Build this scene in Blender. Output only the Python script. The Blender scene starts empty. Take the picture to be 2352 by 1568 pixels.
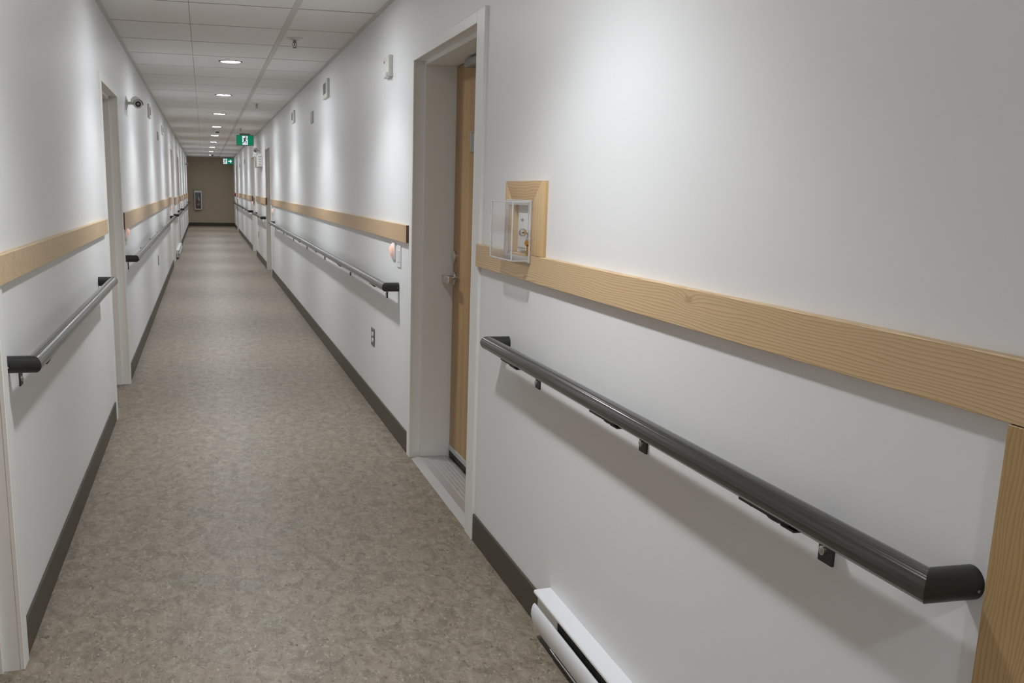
import bpy, bmesh, math, random
from mathutils import Matrix, Vector
random.seed(7)
PI = math.pi
S = bpy.context.scene
COL = S.collection

# ------------------------------------------------------------------ camera
CAM_F, YAW, PITCH, ROLL = 2285.18, 0.238129, 0.213361, 0.020578     # focal length in px of a 2352 wide frame
CAM_H = 1.41592
XL, XR, H = -0.57198, 1.04824, 2.44        # left wall, right wall, ceiling
Y0, Y1 = -3.0, 38.0                        # the wall behind the camera, the far wall


def camera():
    cy, sy = math.cos(YAW), math.sin(YAW)
    cp, sp = math.cos(PITCH), math.sin(PITCH)
    cr, sr = math.cos(ROLL), math.sin(ROLL)
    B = Matrix(((1, 0, 0), (0, 0, -1), (0, 1, 0)))
    Rz = Matrix(((cy, -sy, 0), (sy, cy, 0), (0, 0, 1)))
    Rx = Matrix(((1, 0, 0), (0, cp, -sp), (0, sp, cp)))
    Rr = Matrix(((cr, -sr, 0), (sr, cr, 0), (0, 0, 1)))
    R = Rr @ Rx @ B @ Rz
    ax, ay, az = R[0], -R[1], -R[2]
    M = Matrix(((ax[0], ay[0], az[0], 0), (ax[1], ay[1], az[1], 0), (ax[2], ay[2], az[2], CAM_H), (0, 0, 0, 1)))
    cd = bpy.data.cameras.new('camera')
    cd.sensor_width = 36
    cd.lens = CAM_F / 2352 * 36
    cd.shift_x = 150 / 2352
    cd.shift_y = 150 / 2352
    cd.clip_start = 0.05
    cd.clip_end = 200
    o = bpy.data.objects.new('camera', cd)
    o.matrix_world = M
    COL.objects.link(o)
    S.camera = o


camera()

# ------------------------------------------------------------------ world, view, lamps' common data
w = bpy.data.worlds.new('world')
S.world = w
w.use_nodes = True
w.node_tree.nodes['Background'].inputs[0].default_value = (0.5, 0.5, 0.52, 1)
w.node_tree.nodes['Background'].inputs[1].default_value = 0.0
S.view_settings.view_transform = 'Standard'
S.view_settings.look = 'None'
S.view_settings.gamma = 1
S.view_settings.use_curve_mapping = False
S.view_settings.exposure = 0.80

LIGHT_X = 0.247
LIGHT_YS = [-0.75, 2.48, 5.72, 8.94, 12.16, 15.3, 18.58, 21.75, 24.94, 28.26, 31.75, 35.3]
SPOT_W = 46
BEAM_POWER = 2.8            # the reflector throws more light straight down
SPOT_COL = (0.93, 0.965, 1.0)
SPOT_ANGLE = math.radians(128)
SPOT_BLEND = 0.42
LENS_EMIT = 94.0


# ------------------------------------------------------------------ materials
def mat(name, col, rough=0.5, metal=0.0, spec=0.5, coat=0.0):
    m = bpy.data.materials.new(name)
    m.use_nodes = True
    p = m.node_tree.nodes['Principled BSDF']
    p.inputs['Base Color'].default_value = (*col, 1)
    p.inputs['Roughness'].default_value = rough
    p.inputs['Metallic'].default_value = metal
    p.inputs['Specular IOR Level'].default_value = spec
    p.inputs['Coat Weight'].default_value = coat
    return m


def nodes(m):
    nt = m.node_tree
    return nt, nt.nodes['Principled BSDF'], nt.nodes.new, nt.links.new


def coords(m, scale=(1, 1, 1)):
    nt, p, N, L = nodes(m)
    tc = N('ShaderNodeTexCoord')
    mp = N('ShaderNodeMapping')
    mp.inputs['Scale'].default_value = scale
    L(tc.outputs['Object'], mp.inputs['Vector'])
    return mp.outputs['Vector']


def noise(m, vec, scale, detail=4, rough=0.55, dist=0.0):
    nt, p, N, L = nodes(m)
    n = N('ShaderNodeTexNoise')
    n.inputs['Scale'].default_value = scale
    n.inputs['Detail'].default_value = detail
    n.inputs['Roughness'].default_value = rough
    n.inputs['Distortion'].default_value = dist
    L(vec, n.inputs['Vector'])
    return n.outputs['Fac']


def ramp(m, fac, stops):
    nt, p, N, L = nodes(m)
    r = N('ShaderNodeValToRGB')
    e = r.color_ramp.elements
    while len(e) < len(stops):
        e.new(0.5)
    for el, (pos, c) in zip(e, stops):
        el.position = pos
        el.color = (*c, 1) if len(c) == 3 else c
    L(fac, r.inputs['Fac'])
    return r.outputs['Color']


def mix(m, fac, a, b, mode='MIX'):
    nt, p, N, L = nodes(m)
    x = N('ShaderNodeMix')
    x.data_type = 'RGBA'
    x.blend_type = mode
    for s, v in ((0, fac), (6, a), (7, b)):
        if isinstance(v, (int, float)):
            x.inputs[s].default_value = v
        elif isinstance(v, tuple):
            x.inputs[s].default_value = (*v, 1)
        else:
            L(v, x.inputs[s])
    return x.outputs[2]


def bump(m, fac, strength=0.2, distance=0.002):
    nt, p, N, L = nodes(m)
    b = N('ShaderNodeBump')
    b.inputs['Strength'].default_value = strength
    b.inputs['Distance'].default_value = distance
    L(fac, b.inputs['Height'])
    L(b.outputs['Normal'], p.inputs['Normal'])


def setcol(m, c):
    nt, p, N, L = nodes(m)
    L(c, p.inputs['Base Color'])


def wall_mat(name, col, rough=0.45):
    m = mat(name, col, rough, spec=0.35)
    v = coords(m)
    bump(m, noise(m, v, 260, 3), 0.06, 0.001)
    return m


def lino_mat():
    m = mat('marbled_linoleum', (0.3, 0.25, 0.19), 0.42, spec=0.4)
    v = coords(m)
    v2 = coords(m, (1.0, 0.55, 1))
    a = noise(m, v, 5.5, 5, 0.6, 0.6)
    b = noise(m, v2, 24, 5, 0.62, 0.9)
    c = noise(m, v2, 62, 4, 0.6, 1.6)
    d = noise(m, v2, 78, 3, 0.55, 1.2)
    base = ramp(m, a, [(0.34, (0.222, 0.193, 0.145)), (0.5, (0.268, 0.224, 0.170)), (0.66, (0.268, 0.207, 0.156))])
    col = mix(m, ramp(m, b, [(0.37, (0.95, 0.95, 0.95)), (0.52, (0, 0, 0))]), base, (0.180, 0.146, 0.108))
    bl = ramp(m, b, [(0.54, (0, 0, 0)), (0.68, (0.7, 0.7, 0.7))])
    col = mix(m, bl, col, (0.34, 0.30, 0.24))
    lt = ramp(m, d, [(0.57, (0, 0, 0)), (0.70, (0.9, 0.9, 0.9))])
    col = mix(m, lt, col, (0.40, 0.36, 0.285))
    dk = ramp(m, c, [(0.30, (0.95, 0.95, 0.95)), (0.43, (0, 0, 0))])
    col = mix(m, dk, col, (0.085, 0.062, 0.044))
    setcol(m, col)
    bump(m, b, 0.05, 0.001)
    return m


def wood_mat(name, light, dark, axis='Y', ring=34, warp=0.035, fine=0.35, rough=0.42, seed=0.0, stretch=0.10, fig=1.0, knot=None):
    """Sawn softwood: growth rings of a warped field, long along AXIS."""
    m = mat(name, light, rough, spec=0.4)
    nt, p, N, L = nodes(m)
    sc = {'Y': (1, stretch, 1), 'Z': (1, 1, stretch), 'X': (stretch, 1, 1)}[axis]
    tc = N('ShaderNodeTexCoord')
    ad = N('ShaderNodeVectorMath')
    ad.operation = 'ADD'
    ad.inputs[1].default_value = (seed, seed * 1.7, seed * 0.6)
    L(tc.outputs['Object'], ad.inputs[0])
    mp = N('ShaderNodeMapping')
    mp.inputs['Scale'].default_value = sc
    L(ad.outputs[0], mp.inputs['Vector'])
    v = mp.outputs['Vector']
    w1 = noise(m, v, 9 * fig, 2, 0.5, 0.4)
    w2 = noise(m, v, 34 * fig, 2, 0.5, 0.2)
    sep = N('ShaderNodeSeparateXYZ')
    L(ad.outputs[0], sep.inputs[0])

    def mth(op, a, b):
        n = N('ShaderNodeMath')
        n.operation = op
        for k, x in enumerate((a, b)):
            if isinstance(x, (int, float)):
                n.inputs[k].default_value = x
            else:
                L(x, n.inputs[k])
        return n.outputs[0]
    across = sep.outputs['Z'] if axis in 'YX' else mth('ADD', sep.outputs['Y'], sep.outputs['X'])
    h = mth('ADD', across, mth('MULTIPLY', w1, warp * 2))
    h = mth('ADD', h, mth('MULTIPLY', w2, warp * 0.35))
    kd = None
    if knot:
        osep = N('ShaderNodeSeparateXYZ')
        L(tc.outputs['Object'], osep.inputs[0])
        dy = mth('MULTIPLY', mth('SUBTRACT', osep.outputs['Y'], knot[0]), 0.45)
        dz = mth('SUBTRACT', osep.outputs['Z'], knot[1])
        kd = mth('SQRT', mth('ADD', mth('MULTIPLY', dy, dy), mth('MULTIPLY', dz, dz)), 0)
        near = mth('POWER', 2.718, mth('MULTIPLY', kd, -75.0))
        h = mth('ADD', h, mth('MULTIPLY', near, 0.022))
    ph = mth('FRACT', mth('MULTIPLY', h, ring * 3.0), 0)
    band = ramp(m, ph, [(0.0, (0, 0, 0)), (0.55, (0.30, 0.30, 0.30)), (0.82, (1, 1, 1)), (0.97, (0.25, 0.25, 0.25)), (1.0, (0, 0, 0))])
    fsc = {'Y': (1, 0.02, 1), 'Z': (1, 1, 0.02), 'X': (0.02, 1, 1)}[axis]
    fv = coords(m, fsc)
    ff = noise(m, fv, 420, 3, 0.6)
    col = mix(m, band, light, dark)
    if kd is not None:
        col = mix(m, ramp(m, kd, [(0.0, (0.85,) * 3), (0.006, (0.7,) * 3), (0.010, (0, 0, 0))]), col, tuple(0.75 * q for q in dark))
    mid = tuple((a * 0.55 + b * 0.45) for a, b in zip(light, dark))
    col = mix(m, ramp(m, ff, [(0.35, (fine,) * 3), (0.6, (0, 0, 0))]), col, mid)
    big = noise(m, v, 3, 2)
    col = mix(m, ramp(m, big, [(0.35, (0.35,) * 3), (0.65, (0, 0, 0))]), col, mid)
    setcol(m, col)
    bump(m, ff, 0.05, 0.001)
    return m


def maple_mat(name, light, dark, axis='Z'):
    m = mat(name, light, 0.4, spec=0.4)
    sc = {'Y': (1, 0.06, 1), 'Z': (1, 1, 0.06), 'X': (0.06, 1, 1)}[axis]
    v = coords(m, sc)
    a = noise(m, v, 11, 4, 0.6, 0.5)
    b = noise(m, v, 150, 3, 0.6)
    col = ramp(m, a, [(0.3, dark), (0.5, tuple((x + y) / 2 for x, y in zip(light, dark))), (0.7, light)])
    col = mix(m, ramp(m, b, [(0.3, (0.4,) * 3), (0.6, (0, 0, 0))]), col, dark)
    setcol(m, col)
    return m


def curly_mat():
    m = mat('rotary_cut_plywood', (0.6, 0.43, 0.24), 0.45, spec=0.35)
    v = coords(m, (1, 0.5, 1))
    nt, p, N, L = nodes(m)
    f = noise(m, v, 9, 3, 0.5, 1.2)
    mu = N('ShaderNodeMath')
    mu.operation = 'MULTIPLY'
    mu.inputs[1].default_value = 15
    L(f, mu.inputs[0])
    fr = N('ShaderNodeMath')
    fr.operation = 'FRACT'
    L(mu.outputs[0], fr.inputs[0])
    band = ramp(m, fr.outputs[0], [(0, (0, 0, 0)), (0.7, (0.35,) * 3), (0.9, (0.8,) * 3), (1, (0, 0, 0))])
    setcol(m, mix(m, band, (0.66, 0.50, 0.30), (0.48, 0.33, 0.175)))
    return m


def glass_mat(name, rough=0.0, tint=(1, 1, 1), trans=0.8, milky=0.05):
    """Thin clear plastic or glass: see-through with a glossy skin."""
    m = bpy.data.materials.new(name)
    m.use_nodes = True
    nt = m.node_tree
    nt.nodes.clear()
    o = nt.nodes.new('ShaderNodeOutputMaterial')
    t = nt.nodes.new('ShaderNodeBsdfTransparent')
    t.inputs[0].default_value = (*tint, 1)
    g = nt.nodes.new('ShaderNodeBsdfGlossy')
    g.inputs['Roughness'].default_value = rough
    lw = nt.nodes.new('ShaderNodeLayerWeight')
    lw.inputs[0].default_value = 0.25
    mul = nt.nodes.new('ShaderNodeMath')
    mul.operation = 'MULTIPLY_ADD'
    mul.inputs[1].default_value = 1 - trans
    mul.inputs[2].default_value = 0.03
    nt.links.new(lw.outputs['Fresnel'], mul.inputs[0])
    mx = nt.nodes.new('ShaderNodeMixShader')
    nt.links.new(mul.outputs[0], mx.inputs[0])
    nt.links.new(t.outputs[0], mx.inputs[1])
    nt.links.new(g.outputs[0], mx.inputs[2])
    df = nt.nodes.new('ShaderNodeBsdfDiffuse')
    df.inputs[0].default_value = (0.85, 0.85, 0.85, 1)
    mx2 = nt.nodes.new('ShaderNodeMixShader')
    mx2.inputs[0].default_value = milky
    nt.links.new(mx.outputs[0], mx2.inputs[1])
    nt.links.new(df.outputs[0], mx2.inputs[2])
    nt.links.new(mx2.outputs[0], o.inputs[0])
    return m


def emit_mat(name, col, strength):
    m = mat(name, col, 0.4)
    p = m.node_tree.nodes['Principled BSDF']
    p.inputs['Emission Color'].default_value = (*col, 1)
    p.inputs['Emission Strength'].default_value = strength
    return m


def tile_mat():
    m = mat('acoustic_tile', (0.86, 0.84, 0.82), 0.9, spec=0.1)
    v = coords(m)
    n = noise(m, v, 170, 3, 0.7)
    n2 = noise(m, v, 60, 2, 0.6)
    setcol(m, mix(m, ramp(m, n, [(0.30, (1, 1, 1)), (0.42, (0, 0, 0))]), (0.86, 0.84, 0.82), (0.75, 0.725, 0.70)))
    bump(m, n2, 0.1, 0.001)
    return m


KY = 0.05                                   # the knot in the near board
M = dict(
    wall=wall_mat('white_wall_paint', (0.84, 0.845, 0.85)),
    endwall=wall_mat('brown_wall_paint', (0.52, 0.42, 0.305)),
    floor=lino_mat(),
    tile=tile_mat(),
    tee=mat('white_ceiling_tee', (0.62, 0.60, 0.57), 0.5),
    gap_shade=mat('tile_gap_shade', (0.20, 0.18, 0.16), 0.9),  # dark colour stands in for the shade in the tile gaps
    frame=mat('white_door_frame_paint', (0.86, 0.855, 0.83), 0.4),
    base=mat('dark_brown_base', (0.058, 0.050, 0.030), 0.45),
    fir=wood_mat('fir_board', (0.74, 0.555, 0.335), (0.46, 0.28, 0.125), 'Y', ring=50, warp=0.034, seed=0.35, fig=0.8, stretch=0.13, knot=(KY, 0.020)),
    fir_v=wood_mat('fir_board_upright', (0.52, 0.365, 0.18), (0.36, 0.22, 0.09), 'Z', ring=44, warp=0.075, seed=1.3, fig=0.7, stretch=0.22),
    fir_fr=wood_mat('fir_mitred_frame', (0.72, 0.51, 0.28), (0.48, 0.28, 0.13), 'Y', ring=36, warp=0.035, seed=2.3, stretch=0.25),
    fir_st=wood_mat('fir_mitred_stile', (0.72, 0.51, 0.28), (0.62, 0.41, 0.20), 'Z', ring=14, warp=0.02, seed=3.1),
    maple=maple_mat('maple_board', (0.63, 0.45, 0.265), (0.55, 0.37, 0.20), 'Y'),
    birch=maple_mat('birch_board', (0.62, 0.47, 0.31), (0.55, 0.395, 0.24), 'Y'),
    curly=curly_mat(),
    door=maple_mat('door_veneer', (0.47, 0.30, 0.14), (0.32, 0.195, 0.088), 'Z'),
    endgrain=mat('dark_end_grain', (0.16, 0.09, 0.05), 0.6),
    rail=mat('charcoal_rail_skin', (0.048, 0.046, 0.042), 0.15, spec=0.55),
    ret=mat('charcoal_end_cap', (0.028, 0.028, 0.027), 0.38, spec=0.4),
    bracket=mat('black_steel_bracket', (0.028, 0.027, 0.026), 0.45),
    screw=mat('screw_steel', (0.55, 0.55, 0.54), 0.3, metal=1.0),
    chrome=mat('satin_chrome', (0.62, 0.61, 0.58), 0.28, metal=1.0),
    alu=mat('mill_aluminium', (0.60, 0.59, 0.58), 0.35, metal=0.6),
    steel=mat('stainless_plate', (0.24, 0.235, 0.225), 0.42, metal=0.7),
    black=mat('black_rubber', (0.012, 0.014, 0.014), 0.5),
    white=mat('white_plastic', (0.80, 0.80, 0.79), 0.35),
    enamel=mat('white_enamel', (0.82, 0.83, 0.86), 0.3, spec=0.5),
    cream=mat('cream_plastic', (0.70, 0.69, 0.64), 0.4),
    grey=mat('grey_plastic', (0.30, 0.30, 0.29), 0.45),
    dgrey=mat('dark_grey_plastic', (0.06, 0.06, 0.058), 0.4),
    fins=mat('dark_heater_fins', (0.085, 0.08, 0.07), 0.6),
    brass=mat('brass', (0.62, 0.45, 0.16), 0.25, metal=1.0),
    red=mat('red_enamel', (0.30, 0.012, 0.018), 0.35),
    paper=mat('white_paper', (0.8, 0.79, 0.77), 0.7),
    acrylic=glass_mat('clear_acrylic', 0.06, (0.99, 0.99, 0.99), 0.8),
    bead=glass_mat('acrylic_edge', 0.3, (0.97, 0.97, 0.97), 0.7, 0.45),
    pane=glass_mat('clear_pane', 0.02, (0.93, 0.95, 0.94), 0.7),
    lens=emit_mat('lamp_lens', (0.93, 0.965, 1.0), LENS_EMIT),
    trimring=mat('lamp_trim_ring', (0.16, 0.155, 0.15), 0.35, metal=0.6),
    green=emit_mat('green_sign_face', (0.0, 0.19, 0.095), 0.42),
    signwhite=emit_mat('white_sign_face', (0.80, 0.83, 0.92), 0.42),
    signgreen=mat('green_sign_ink', (0.012, 0.16, 0.085), 0.5),
    glow=emit_mat('orange_lamp_lens', (1.0, 0.30, 0.18), 0.7),
    amber=emit_mat('pink_lamp_shade', (0.95, 0.62, 0.54), 0.12),
)


# ------------------------------------------------------------------ mesh helpers
class MB:
    """Collects shapes into one mesh."""
    def __init__(self):
        self.bm = bmesh.new()

    def _bev(self, verts, bev, seg=2):
        if bev > 0:
            es = {e for v in verts for e in v.link_edges}
            bmesh.ops.bevel(self.bm, geom=list(es), offset=bev, segments=seg, affect='EDGES', profile=0.5)

    def box(self, x0, x1, y0, y1, z0, z1, bev=0.0, seg=2):
        r = bmesh.ops.create_cube(self.bm, size=1.0)
        vs = r['verts']
        for v in vs:
            v.co = Vector(((x0 + x1) / 2 + v.co.x * (x1 - x0), (y0 + y1) / 2 + v.co.y * (y1 - y0), (z0 + z1) / 2 + v.co.z * (z1 - z0)))
        self._bev(vs, bev, seg)
        return self

    def prism(self, pts, axis, a, b, bev=0.0):
        """Polygon PTS in the plane across AXIS, extruded from a to b."""
        def P(p, t):
            return {'x': (t, p[0], p[1]), 'y': (p[0], t, p[1]), 'z': (p[0], p[1], t)}[axis]
        v0 = [self.bm.verts.new(P(p, a)) for p in pts]
        v1 = [self.bm.verts.new(P(p, b)) for p in pts]
        n = len(pts)
        f = [self.bm.faces.new(v0), self.bm.faces.new(list(reversed(v1)))]
        for i in range(n):
            f.append(self.bm.faces.new((v0[i], v0[(i + 1) % n], v1[(i + 1) % n], v1[i])))
        bmesh.ops.recalc_face_normals(self.bm, faces=f)
        if bev:
            self._bev(v0 + v1, bev)
        return self

    def rings(self, rings, cap=True):
        n = len(rings[0])
        R = [[self.bm.verts.new(p) for p in r] for r in rings]
        f = []
        for a, b in zip(R, R[1:]):
            for i in range(n):
                f.append(self.bm.faces.new((a[i], a[(i + 1) % n], b[(i + 1) % n], b[i])))
        if cap:
            f.append(self.bm.faces.new(list(reversed(R[0]))))
            f.append(self.bm.faces.new(R[-1]))
        bmesh.ops.recalc_face_normals(self.bm, faces=f)
        return self

    def lathe(self, prof, org=(0, 0, 0), axis='z', seg=32, rot=None):
        """PROF: (radius, height) pairs turned about AXIS through ORG."""
        rs = []
        for r, h in prof:
            ring = []
            for i in range(seg):
                t = 2 * PI * i / seg
                c, s = max(r, 1e-5) * math.cos(t), max(r, 1e-5) * math.sin(t)
                p = Vector({'z': (c, s, h), 'x': (h, c, s), 'y': (s, h, c)}[axis])
                if rot is not None:
                    p = rot @ p
                ring.append(p + Vector(org))
            rs.append(ring)
        return self.rings(rs)

    def tube(self, pts, r, seg=12):
        pts = [Vector(p) for p in pts]
        rs = []
        up = None
        for i, p in enumerate(pts):
            d = (pts[min(i + 1, len(pts) - 1)] - pts[max(i - 1, 0)]).normalized()
            if up is None:
                up = Vector((0, 0, 1)) if abs(d.z) < 0.9 else Vector((1, 0, 0))
            a = d.cross(up).normalized()
            up = a.cross(d).normalized()
            rs.append([p + a * r * math.cos(2 * PI * k / seg) + up * r * math.sin(2 * PI * k / seg) for k in range(seg)])
        return self.rings(rs)

    def ball(self, c, r, seg=16, sq=(1, 1, 1)):
        m = Matrix.Translation(c) @ Matrix.Diagonal((sq[0], sq[1], sq[2], 1))
        bmesh.ops.create_uvsphere(self.bm, u_segments=seg, v_segments=seg // 2, radius=r, matrix=m)
        return self

    def build(self, name, material, parent=None, smooth=True):
        me = bpy.data.meshes.new(name)
        self.bm.normal_update()
        self.bm.to_mesh(me)
        self.bm.free()
        me.materials.append(M[material] if isinstance(material, str) else material)
        if smooth:
            for p in me.polygons:
                p.use_smooth = True
            me.set_sharp_from_angle(angle=math.radians(35))
        o = bpy.data.objects.new(name, me)
        COL.objects.link(o)
        if parent is not None:
            o.parent = parent
        return o


def tag(o, label=None, cat=None, group=None, kind=None):
    if label:
        o['label'] = label
    if cat:
        o['category'] = cat
    if group:
        o['group'] = group
    if kind:
        o['kind'] = kind
    return o


def thing(name, loc, label, cat, rz=0.0, group=None):
    o = bpy.data.objects.new(name, None)
    o.empty_display_size = 0.1
    COL.objects.link(o)
    o.location = loc
    o.rotation_euler = (0, 0, rz)
    return tag(o, label, cat, group)


def structure(o):
    o['kind'] = 'structure'
    return o


def on_wall(side, y, z):
    """Origin on a wall; local +X points into the corridor."""
    return ((XR, y, z), PI) if side == 'R' else ((XL, y, z), 0.0)


def kids(o):
    return [c for c in bpy.data.objects if c.parent == o]


def copy_tree(o, loc, label=None, parent=None):
    c = o.copy()
    COL.objects.link(c)
    if parent is None:
        c.location = loc
        if label:
            c['label'] = label
    else:
        c.parent = parent
    for k in kids(o):
        copy_tree(k, None, None, c)
    return c


# ------------------------------------------------------------------ room shell
OPEN_R = [(3.905, 5.115), (16.66, 17.86), (21.78, 23.15), (33.15, 34.35)]
OPEN_L = [(1.55, 2.935), (6.33, 7.43), (18.78, 19.85), (23.40, 24.55)]
DOOR_H = {('R', 0): 2.048, ('L', 1): 2.0}
REC = 0.30                                  # depth of the wall the doors sit in


def door_h(side, i):
    return DOOR_H.get((side, i), 2.045)


def wall(side, opens):
    b = MB()
    x0, x1 = (XR, XR + REC) if side == 'R' else (XL - REC, XL)
    y = Y0
    for i, (a, c) in enumerate(opens):
        b.box(x0, x1, y, a - 0.03, -0.05, H + 0.1)
        b.box(x0, x1, a - 0.03, c + 0.03, door_h(side, i) + 0.02, H + 0.1)
        y = c + 0.03
    b.box(x0, x1, y, Y1 + 0.2, -0.05, H + 0.1)
    return structure(b.build('wall_right' if side == 'R' else 'wall_left', 'wall', smooth=False))


wall('R', OPEN_R)
wall('L', OPEN_L)
structure(MB().box(XL - 0.3, XR + 0.3, Y1, Y1 + 0.2, -0.05, H + 0.1).build('wall_back', 'endwall', smooth=False))
structure(MB().box(XL - 0.3, XR + 0.3, Y0 - 0.2, Y0, -0.05, H + 0.1).build('wall_front', 'wall', smooth=False))
structure(MB().box(XL - 0.6, XR + 0.6, Y0 - 0.3, Y1 + 0.3, -0.1, 0).build('floor', 'floor', smooth=False))
for side in 'RL':                           # closes the door recesses behind the slabs
    xa = XR + REC if side == 'R' else XL - REC - 0.04
    structure(MB().box(xa, xa + 0.04, Y0, Y1, -0.05, H + 0.1).build('wall_right_lining' if side == 'R' else 'wall_left_lining', 'frame', smooth=False))

# ceiling: lay-in tiles on a tee grid
TX0, TX1, TX2, TX3 = XL + 0.026, -0.056, 0.532, 0.568
TILE, YT = 0.803, 6.225
b = MB()
b.box(XL - 0.05, XR + 0.05, Y0, Y1, H + 0.003, H + 0.06)
ceil_back = structure(b.build('ceiling', 'gap_shade', smooth=False))
b = MB()
k0 = int((Y0 - YT) / TILE) - 1
g = 0.013
y = YT + k0 * TILE
while y < Y1:
    ya, yb = max(y + g, Y0), min(y + TILE - g, Y1)
    if yb - ya > 0.02:
        b.box(TX0, TX1 - 0.0012, ya, yb, H, H + 0.012, 0.001, 1)
        b.box(TX1 + 0.0012, TX2, ya, yb, H, H + 0.012, 0.001, 1)
        b.box(TX3, XR - 0.026, ya, yb, H, H + 0.012, 0.001, 1)
    y += TILE
o = b.build('ceiling_tiles', 'tile', ceil_back, smooth=False)
MB().box(TX2 - 0.001, TX3 + 0.001, Y0, Y1, H - 0.004, H + 0.006, 0.0015, 1).build('ceiling_tee', 'tee', ceil_back, smooth=False)
structure(MB().box(XL - 0.005, TX0 + 0.001, Y0, Y1, H - 0.005, H + 0.006).build('trim_1', 'tee', smooth=False))
structure(MB().box(XR - 0.027, XR + 0.005, Y0, Y1, H - 0.005, H + 0.006).build('trim_2', 'tee', smooth=False))

# baseboards, one run between each pair of openings
BH = 0.115


def baseboard(name, x0, x1, y0, y1):
    structure(MB().box(x0, x1, y0, y1, 0, BH, 0.003, 1).build(name, 'base', smooth=False))


HEAT_R = (1.30, 2.85)
HEAT_L = (20.5, 23.1)
FACE = 0.072


def runs(opens, extra=()):
    cuts = sorted([(a - FACE - (0.04 if a > 3.8 and a < 4 else 0), c + FACE) for a, c in opens] + list(extra))
    y, out = Y0, []
    for a, c in cuts:
        if a - y > 0.03:
            out.append((y, a))
        y = max(y, c)
    out.append((y, Y1))
    return out


for a, c in runs(OPEN_R, [(0.55, HEAT_R[1])]):
    baseboard('baseboard_right', XR - 0.008, XR + 0.002, a, c)
for a, c in runs(OPEN_L, [HEAT_L]):
    baseboard('baseboard_left', XL - 0.002, XL + 0.008, a, c)
baseboard('baseboard_back', XL + 0.008, XR - 0.008, Y1 - 0.008, Y1 + 0.002)


# ------------------------------------------------------------------ doors (local +X into the corridor, +Y along the wall)
def make_door(side, i, n, detailed=False):
    a, c = (OPEN_R if side == 'R' else OPEN_L)[i]
    h = door_h(side, i)
    (loc, rz) = on_wall(side, 0.0, 0.0)
    d = bpy.data.objects.new('door_%d' % n, None)
    COL.objects.link(d)
    d.location, d.rotation_euler = loc, (0, 0, rz)
    structure(d)
    s = -1 if side == 'R' else 1
    near, far = s * a, s * c                # local y of the two jambs

    def yb(p, q):
        return (min(p, q), max(p, q))
    fn, ff = FACE, FACE
    if side == 'R' and i == 0:
        fn = 0.112
    b = MB()
    st = 0.018
    for j, sg, wd in ((near, -s, fn), (far, s, ff)):
        y0, y1 = yb(j, j + sg * wd)
        b.box(-0.002, 0.012, y0, y1, 0, h + 0.045, 0.002, 1)          # face on the wall
        y0, y1 = yb(j + sg * 0.0015, j + sg * 0.028)
        b.box(-0.052, 0.010, y0, y1, 0, h + 0.02)
        y0, y1 = yb(j - sg * st, j + sg * 0.028)
        b.box(-REC, -0.046, y0, y1, 0, h + 0.02, 0.0015, 1)           # stop and deep jamb
    y0, y1 = yb(near, far)
    b.box(-0.002, 0.012, y0, y1, h, h + 0.045, 0.002, 1)
    b.box(-0.052, 0.010, y0, y1, h + 0.0015, h + 0.019)
    b.box(-REC, -0.046, y0, y1, h - st, h + 0.019, 0.0015, 1)
    b.build('door_frame', 'frame', d)
    y0, y1 = yb(near + s * 0.021, far - s * 0.021)
    b = MB()
    zb = 0.045
    b.box(-0.252, -0.207, y0, y1, zb, h - st - 0.004, 0.002, 1)
    b.build('door_slab', 'door', d)
    if not detailed:
        b = MB()
        yy = far - s * 0.10
        b.lathe([(0.026, -0.207), (0.026, -0.198), (0.012, -0.195), (0.012, -0.15)], (0, yy, 0.97), 'x', 20)
        b.box(-0.165, -0.148, *yb(yy - s * 0.11, yy + s * 0.012), 0.958, 0.982, 0.004)
        b.build('lever_handle', 'chrome', d)
    return d, s, near, far, h, yb


door1, s, near, far, h, yb = make_door('R', 0, 1, True)
# hardware of the near door: lever, deadbolt, closer, sign plate, sweep
yy = far - s * 0.075
b = MB()
b.lathe([(0.034, -0.208), (0.034, -0.198), (0.030, -0.194), (0.015, -0.192), (0.015, -0.150)], (0, yy, 0.975), 'x', 28)
b.box(-0.158, -0.138, *yb(yy + s * 0.016, yy - s * 0.125), 0.957, 0.993, 0.005, 3)
b.build('lever_handle', 'chrome', door1)
MB().lathe([(0.030, -0.208), (0.030, -0.197), (0.025, -0.190), (0.012, -0.188), (0.0, -0.188)], (0, yy, 1.085), 'x', 28).build('deadbolt', 'chrome', door1)
b = MB()
b.box(-0.208, -0.160, *yb(far - s * 0.34, far - s * 0.80), 1.985, 2.022, 0.010, 3)
b.build('door_closer', 'grey', door1)
fr = MB()
py0, py1 = yb(far - s * 0.345, far - s * 0.62)
fr.box(-0.208, -0.198, py0, py0 + 0.02, 1.600, 1.700, 0.002, 1).box(-0.208, -0.198, py1 - 0.02, py1, 1.600, 1.700, 0.002, 1)
fr.box(-0.208, -0.198, py0 + 0.018, py1 - 0.018, 1.600, 1.609, 0.002, 1).box(-0.208, -0.198, py0 + 0.018, py1 - 0.018, 1.691, 1.700, 0.002, 1)
sp = fr.build('sign_holder', 'chrome', door1)
sp['label'] = 'silver framed number plate holder'
MB().box(-0.208, -0.203, py0 + 0.018, py1 - 0.018, 1.608, 1.692).build('sign_insert', 'grey', sp)
y0, y1 = yb(near + s * 0.021, far - s * 0.021)
MB().box(-0.2545, -0.201, y0, y1, 0.045, 0.075, 0.003, 1).build('door_sweep', 'alu', door1)
MB().box(-0.242, -0.206, y0, y1, 0.012, 0.046).build('dark_gap_strip', 'black', door1)  # black strip standing in for the shaded gap under the door

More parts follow.
